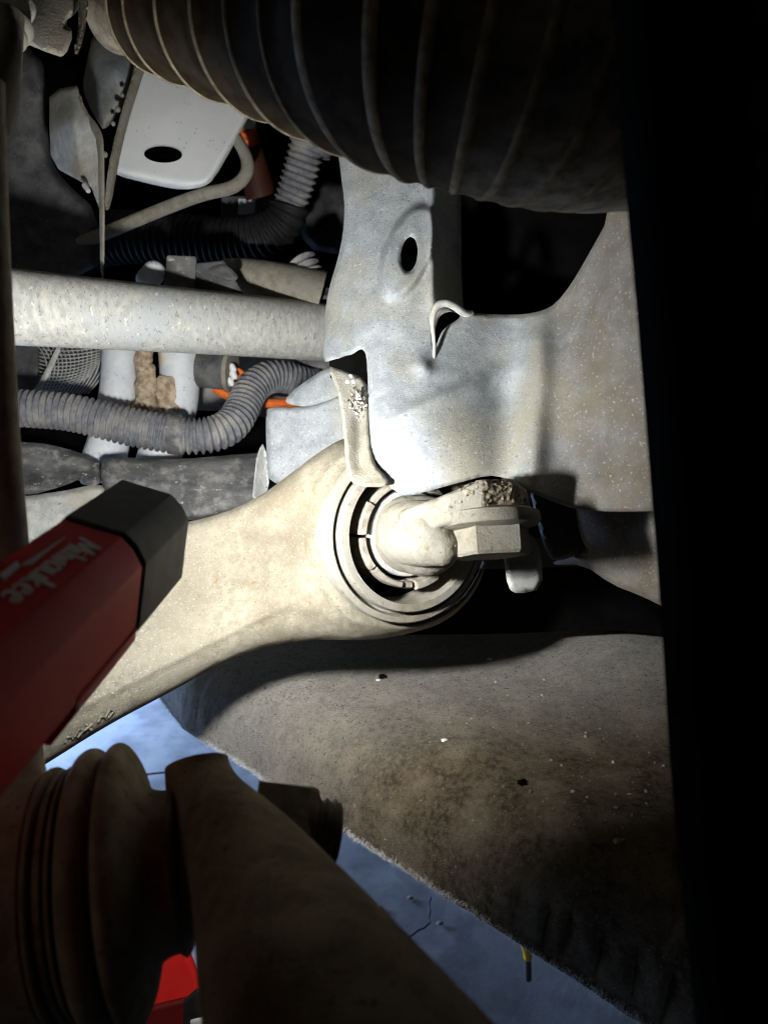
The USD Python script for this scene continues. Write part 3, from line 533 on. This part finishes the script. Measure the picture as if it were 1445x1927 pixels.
for s_ in RIBS[:-1]:
    a_ = np.linspace(-1, 1, 11)
    part('rib', sweep(CLN(s_ + .0017 * a_), rib_r(s_) + .00012 - .0019 * np.abs(a_) ** 2.2, 150), RIBM, bel, 60)
part('clamp_band', sweep(CLN(np.array([.07, .2, .3, .385]) * BL), np.array([.0128, .013, .013, .0134]), 100), RUST, bel, 40)
shroud = M('dusty_black_rubber', (.16, .15, .125), (.34, .32, .28), 120, .9, 0, .7, 900, .0008, patch=((.33, .31, .27), 45, .42, .62), stretch=(.5, 1, 1))  # dusty end, its colour raised for the light on its underside
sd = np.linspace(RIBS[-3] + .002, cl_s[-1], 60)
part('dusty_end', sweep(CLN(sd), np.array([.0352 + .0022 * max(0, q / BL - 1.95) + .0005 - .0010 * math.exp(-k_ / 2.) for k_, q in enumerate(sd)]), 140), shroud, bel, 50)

# ---------------------------------------------------------------- black liner at the right
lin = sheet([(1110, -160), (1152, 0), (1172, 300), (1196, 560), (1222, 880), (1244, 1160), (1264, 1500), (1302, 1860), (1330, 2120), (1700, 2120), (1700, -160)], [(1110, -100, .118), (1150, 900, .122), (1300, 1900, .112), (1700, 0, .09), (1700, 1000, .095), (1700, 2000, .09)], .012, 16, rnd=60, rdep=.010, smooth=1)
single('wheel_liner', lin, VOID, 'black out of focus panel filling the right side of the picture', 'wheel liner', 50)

# ---------------------------------------------------------------- anti-roll bar, hoses and pipes behind
single('sway_bar', tube([(-160, 562, .305, 77), (20, 577, .330, 71), (320, 601, .378, 61), (640, 628, .438, 53), (760, 640, .46, 50)], 80, 48), BAR, 'thick pale grey bar crossing the left half, with chipped speckled paint', 'sway bar', 60)
cl = thing('corrugated_conduit', 'grey corrugated conduit sagging below the thick pale bar', 'conduit', P(250, 820, .41))
part('conduit', hose([(-60, 745, .405, 36), (40, 768, .405, 36), (130, 776, .407, 36), (220, 797, .410, 37), (310, 815, .412, 37), (380, 820, .414, 35), (426, 806, .420, 34), (455, 770, .430, 33), (478, 728, .440, 32), (515, 708, .45, 31), (560, 716, .46, 30), (600, 722, .47, 29)], .0032, .20, 6, 32), GREYH, cl, 60)
part('tape_wrap', tube([(318, 816, .4115, 38), (332, 817, .412, 38.5), (342, 818, .4125, 38)], 10, 32), SCUFF, cl, 60)
part('end_cap', tube([(556, 692, .47, 18), (640, 690, .48, 18)], 10, 28), GREYH, cl, 60)
uc = thing('upper_conduit', 'short ribbed grey hose hanging below the bellows and fading into the dark', 'hose', P(555, 330, .46))
part('ribbed_end', hose([(585, 240, .44, 33), (577, 275, .445, 34), (566, 320, .45, 34), (551, 368, .455, 33), (543, 388, .457, 32)], .0036, .16, 6, 30), GREYH, uc, 60)
part('collar', tube([(590, 262, .445, 38), (584, 288, .447, 38)], 6, 28), GREYH, uc, 30)
bh = single('black_hose', hose([(545, 385, .458, 38), (528, 420, .462, 40), (480, 446, .468, 42), (400, 452, .473, 44), (310, 448, .476, 46), (220, 446, .48, 50), (120, 470, .49, 54)], .0042, .10, 6, 30), BLACKH, 'fat black corrugated hose lying in shadow above the pale bar', 'hose', 60)
single('thin_line', tube([(425, 200, .43, 11), (438, 248, .43, 11), (459, 285, .43, 11.5), (466, 318, .43, 12), (448, 345, .432, 12), (400, 361, .435, 12), (340, 380, .44, 12), (270, 408, .445, 12), (180, 445, .45, 12), (100, 470, .455, 12)], 110, 20), BEIGE, 'slim bent beige metal pipe below the white box bracket', 'pipe', 60)
oc = thing('orange_cable', 'orange ribbed cable with white cap beside the slim bent pipe', 'cable', P(470, 300, .47))
part('sleeve', hose([(463, 236, .47, 20), (466, 255, .471, 21), (471, 278, .473, 22)], .0034, .12, 6, 26), ORANGE, oc, 60)
part('shaded_sleeve', tube([(471, 276, .4735, 22), (480, 320, .478, 26), (492, 370, .484, 30)], 20, 26), SLV, oc, 60)  # orange sleeve carried on, with its shadow painted in
part('cap', hull((P(461, 222, .468), .0058), (P(463, 236, .469), .0062)), WHITE, oc, 60)
o2 = thing('orange_lead', 'orange lead crossing behind the bend of the grey conduit', 'cable', P(500, 755, .49))
part('lead', tube([(405, 730, .462, 9), (430, 744, .462, 9), (480, 757, .463, 9), (540, 758, .467, 9), (620, 750, .472, 9)], 40, 18), ORANGE, o2, 60)
part('clip', box8([(440, 690), (462, 704), (456, 716), (436, 704)], .452, .462), ORANGE, o2, 30)
cn = thing('plug', 'dark round electrical plug with pale ring under the right half of the bar', 'plug', P(400, 700, .47))
part('plug_body', lathe([(0, 0), (0, .0115), (.016, .0115), (.017, .0105), (.017, 0)], P(378, 692, .448), C(1, -.12, -.12), 48), DARKP, cn, 40)
part('ring', lathe([(.017, 0), (.017, .0125), (.0195, .0125), (.0195, 0)], P(378, 692, .448), C(1, -.12, -.12), 48), BEIGE, cn, 40)
for x_, y_ in ((436, 690), (438, 703), (432, 716)): part('latch', hull((P(x_, y_, .442), .0022), (P(x_ + 3, y_ + 5, .442), .002)), WHITE, cn, 50)
for nm, pts, lb in (('white_duct', [(228, 560, .447, 33), (226, 660, .447, 33), (222, 740, .446, 34), (205, 830, .445, 38), (185, 900, .442, 42)], 'left and slimmer of two upright white ducts behind the grey conduit'), ('white_duct', [(336, 560, .449, 37), (336, 660, .449, 37), (334, 760, .449, 37), (300, 860, .447, 40), (290, 920, .445, 42)], 'right of two upright white ducts, with brown tape on its side')):
    t_ = thing(nm, lb, 'duct', P(pts[2][0], pts[2][1], .45)); part('duct', tube(pts, 50, 40), PIPEW, t_, 60)
    if pts[0][0] > 300: part('tape_patch', refine(hull((P(303, 715, .4405), .003), (P(326, 715, .4395), .0026), (P(308, 772, .4405), .0034), (P(331, 768, .4395), .0026)), .002, .003, 250), TAPE, t_, 60)
rp = thing('tape_bundle', 'twisted strip of torn brown tape hanging between the two white ducts', 'tape', P(278, 780, .44))
for i in range(3): part('strand', refine(tube([(268 + 8 * i, 640, .444, 12), (272 + 6 * math.sin(i * 2 + 1), 690, .442, 12), (276 + 9 * math.sin(i * 2 + 2), 730, .441, 14), (262 + 12 * i, 775, .439, 18), (255 + 26 * i, 800, .438, 20)], 40, 14), .003, .004, 220, i), TAPE, rp, 60)
# wire mesh pocket
net = thing('mesh_screen', 'grey wire mesh screen sagging under the left end of the bar', 'mesh', P(140, 720, .46))
ws = []
for i in range(16):
    a = i / 15
    ws.append(tube([(208 - 150 * a, 640, .462, 1.3), (200 - 112 * a, 690, .455 + .004 * math.sin(a * 3), 1.3), (165 - 90 * a, 740, .46, 1.3)], 16, 5))
for j in range(13):
    b = j / 12
    ws.append(tube([(75 + 0 * b, 650 + 84 * b, .461, 1.3), (140, 652 + 70 * b + 6 * math.sin(b * 3), .456, 1.3), (212 - 40 * b, 645 + 60 * b, .461, 1.3)], 16, 5))
part('wire', cat_(*ws), STEEL2, net, 60, kind='stuff')
part('frame_strip', sheet([(112, 640), (120, 645), (88, 720), (60, 752), (30, 758), (30, 744), (60, 738), (78, 712)], [(115, 645, .452), (80, 720, .450), (35, 750, .448)], .003, 5, rnd=4, rdep=.001), STEEL2, net, 50)
single('net_backing', sheet([(-60, 630), (230, 630), (215, 700), (130, 760), (-60, 780)], [(-60, 640, .47), (220, 650, .475), (0, 760, .472), (150, 740, .475)], .004, 10), DARKP, 'dark grey sheet behind the wire mesh at the left edge', 'panel')
# lower left plastic parts
single('black_trim', sheet([(-60, 828), (70, 832), (120, 842), (186, 864), (194, 880), (190, 916), (150, 912), (152, 900), (120, 915), (50, 934), (-60, 930)], [(-50, 840, .40), (180, 870, .405), (180, 910, .402), (40, 920, .395)], .01, 6, bumps=lambda x, y: .004 * np.sin((y - 830) / 22), rnd=14, rdep=.006, smooth=1, rough=.001, rscale=150), SCUFF, 'black plastic trim with torn lower edge under the left of the conduit', 'trim', 50)
single('pale_trim', sheet([(-60, 945), (100, 928), (192, 908), (200, 930), (150, 990), (60, 1040), (-60, 1050)], [(-50, 960, .39), (190, 915, .40), (60, 1000, .385)], .008, 7, rnd=10, rdep=.004, smooth=1, rough=.001), STEEL2, 'pale grey trim strip just above the top of the red light', 'trim', 50)
single('rubber_beam', sheet([(188, 872), (200, 858), (320, 866), (480, 852), (540, 850), (560, 930), (470, 960), (345, 985), (260, 960), (194, 930)], [(195, 880, .392), (350, 870, .40), (480, 860, .405), (350, 970, .388), (470, 950, .395)], .02, 6, bumps=lambda x, y: -.003 * np.exp(-((y - 905) / 30) ** 2), rnd=16, rdep=.007, smooth=1, rough=.0012, rscale=120), SCUFF, 'scuffed dark rubber beam between the conduit and the cast arm', 'beam', 50)
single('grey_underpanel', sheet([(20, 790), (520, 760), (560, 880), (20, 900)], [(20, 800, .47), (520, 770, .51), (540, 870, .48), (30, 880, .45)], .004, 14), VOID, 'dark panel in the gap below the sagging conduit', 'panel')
single('beige_wall', sheet([(360, 640), (660, 640), (660, 860), (360, 860)], .53, .004, 20), STEEL2, 'dull grey sheet behind the bend of the conduit', 'panel')

# ---------------------------------------------------------------- upper left: white box bracket and clip flange
wb = thing('white_box_bracket', 'white painted box bracket with an oval hole at the upper left', 'bracket', P(310, 340, .43))
part('face', sheet([(262, 60), (330, 60), (520, 120), (470, 215), (442, 268), (402, 338), (382, 352), (345, 357), (300, 350), (212, 328), (205, 310), (235, 220)], [(262, 100, .425), (220, 310, .418), (350, 200, .420), (340, 345, .416), (400, 340, .417), (460, 215, .427)], .05, 5, holes=[ell(307, 290, 36, 15.5, 2)], bumps=lambda x, y: .006 * np.clip((np.clip((y - (312 + (x - 210) * .17)) / 30, 0, 1)), 0, 1) ** 2, rnd=12, rdep=.006, smooth=1, outer=True), WHITE, wb, 50)
part('edge_flange', sheet([(262, 100), (278, 116), (266, 150), (240, 232), (222, 310), (208, 392), (196, 398), (202, 320), (222, 232), (246, 150)], [(262, 100, .412), (235, 230, .407), (205, 390, .402)], .004, 4, rnd=6, rdep=.0018, smooth=1, rough=.001, rscale=300), BEIGE, wb, 50)
for i, (x_, y_) in enumerate(((230, 178), (222, 205), (213, 232), (197, 290), (192, 320))): part('rivet', trimesh.creation.icosphere(2, .0012 + .0004 * (i % 2)).apply_translation(P(x_, y_, .4105)), BEIGE, wb, 60)
cb = thing('clip_flange', 'grey folded steel bracket with a wavy edge left of the white box', 'bracket', P(150, 330, .38))
part('folded_plate', sheet([(93, 182), (112, 166), (145, 160), (160, 205), (186, 238), (194, 262), (192, 330), (190, 400), (172, 352), (150, 340), (110, 318), (95, 290), (93, 230)], [(100, 200, .392), (145, 165, .385), (190, 250, .376), (188, 390, .374), (110, 300, .388), (130, 230, .379)], .004, 5, bumps=lambda x, y: .010 * np.clip((132 + (y - 170) * .12 - x) / 40, 0, 1), rnd=6, rdep=.002, sharp=True, rough=.0006), STEEL2, cb, 35)
part('edge_strip', sheet([(150, 170), (160, 205), (188, 240), (196, 264), (197, 400), (196, 525), (189, 525), (187, 400), (184, 268), (170, 240), (150, 210)], [(155, 190, .379), (190, 260, .372), (192, 520, .370)], .003, 4, rnd=4, rdep=.001, smooth=1), BEIGE, cb, 50)
part('clip_stud', hull((P(160, 348, .374), .0015), (P(166, 358, .373), .0012)), STEEL2, cb, 60)
gp = thing('grey_channel', 'rounded grey channel rising behind the bracket flange at the upper left', 'channel', P(200, 230, .43))
part('channel', sheet([(180, 40), (255, 60), (262, 110), (240, 180), (215, 225), (195, 245), (188, 235), (168, 200), (155, 165), (160, 130)], [(170, 150, .436), (215, 130, .422), (250, 120, .43), (200, 230, .425)], .02, 5, rnd=22, rdep=.009, smooth=2), STEEL, gp, 50)
dc = single('dark_column', sheet([(-60, 60), (40, 70), (92, 130), (88, 230), (96, 300), (120, 340), (188, 400), (188, 530), (-60, 530)], [(-60, 100, .43), (60, 120, .43), (180, 450, .45), (0, 500, .44), (90, 250, .44)], .02, 10, rnd=20, rdep=.01, smooth=1), DARKP, 'dark dusty column behind the rod at the upper left', 'column', 50)
lb_ = thing('label_box', 'small pale sticker on a dark box between the orange cable and the hose', 'box', P(470, 390, .5))
part('box', box8([(420, 372), (525, 372), (520, 440), (420, 440)], .50, .53), DARKP, lb_, 30)
part('sticker', box8([(450, 374), (480, 377), (478, 402), (449, 402)], .4975, .4985, .0004), PIPEW, lb_, 30)
hb_ = single('engine_cover', sheet([(560, 330), (640, 345), (720, 340), (720, 470), (600, 480), (560, 440)], [(560, 340, .53), (700, 340, .54), (600, 470, .52)], .03, 8, rnd=16, rdep=.01, smooth=1), DARKP, 'dark moulded cover in shadow left of the subframe horn', 'cover', 50)
# bits just above the bar
cs = thing('connector_stack', 'dark connector block with grey clips just above the pale bar', 'connector', P(360, 520, .45))
part('clip', box8([(318, 484), (366, 486), (362, 550), (312, 545)], .395, .41), SCUFF, cs, 30)
part('block', box8([(362, 500), (420, 494), (456, 556), (366, 556)], .400, .415), DARKP, cs, 30)
part('wedge', sheet([(384, 508), (420, 492), (452, 520), (440, 530), (400, 520)], .3975, .003, 4, rnd=4, rdep=.001), DARKP, cs, 40)
single('beige_funnel', tube([(420, 500, .432, 14), (470, 520, .430, 34), (530, 545, .432, 50), (600, 570, .436, 60)], 40, 40), BEIGE, 'beige cone shaped duct end above the right half of the bar', 'duct')
single('ribbed_grommet', hose([(566, 490, .436, 30), (585, 530, .436, 30), (600, 585, .440, 30)], .0036, .2, 6, 28), GREYH, 'small grey ribbed grommet beside the beige cone', 'grommet', 60)
single('white_ball_cap', hull((P(290, 512, .395), .006), (P(278, 526, .395), .006)), PIPEW, 'round white knob peeking over the pale bar', 'knob', 60)
single('cream_peg', hull((P(607, 512, .432), .0016), (P(604, 560, .432), .0022)), BEIGE, 'thin cream peg between the grommet and the subframe', 'peg', 60)
# dark engine bay behind everything
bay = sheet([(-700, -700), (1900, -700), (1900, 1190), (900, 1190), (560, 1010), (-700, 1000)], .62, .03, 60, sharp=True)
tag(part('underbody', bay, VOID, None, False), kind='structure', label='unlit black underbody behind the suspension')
# ---------------------------------------------------------------- on the floor
jk = thing('red_tool_case', 'red plastic case on the floor glimpsed between boot and tapering tube', 'case', G(np.array(280.), np.array(1900.), 0.))
part('case_body', box8([(150, 1920), (300, 1768), (335, 1768), (400, 1930), (380, 2050), (150, 2050)], .36, .44, .003), RED, jk, 30)
part('case_base', box8([(150, 1935), (365, 1882), (390, 1975), (150, 2050)], .350, .36, .002), REDDARK, jk, 30)
part('foot', box8([(352, 1885), (372, 1868), (420, 1935), (405, 1980), (350, 1960)], .345, .35, .0015), BLACKR, jk, 30)
part('pale_strip', box8([(362, 1924), (402, 1914), (412, 1940), (366, 1950)], .337, .340, .001), WBIT, jk, 30)
pg = thing('yellow_peg', 'yellow tipped black peg standing on the floor beside the felt edge', 'peg', G(np.array(994.), np.array(1846.), 0.))
part('stem', hull((P(993, 1800, .47), .0021), (P(994, 1842, .478), .0021)), DARKP, pg, 40)
part('tip', cat_(hull((P(984, 1772, .465), .0022), (P(992, 1792, .465), .0026)), hull((P(992, 1790, .465), .0026), (P(993, 1802, .466), .0026))), YELLOW, pg, 40)
for x_, y_, r in ((712, 1709, .0026), (772, 1690, .0018), (828, 1738, .0018)):
    c = trimesh.creation.icosphere(2, r); c.vertices *= [1.4, 1, .5]; single('pebble', c.apply_translation(G(np.array(float(x_)), np.array(float(y_)), -.0005)), DIRT, {712: 'dark pebble on the blue floor nearest the tapering tube', 772: 'pebble on the blue floor close to the felt edge', 828: 'pebble on the blue floor just right of the crack'}[x_], 'pebble')
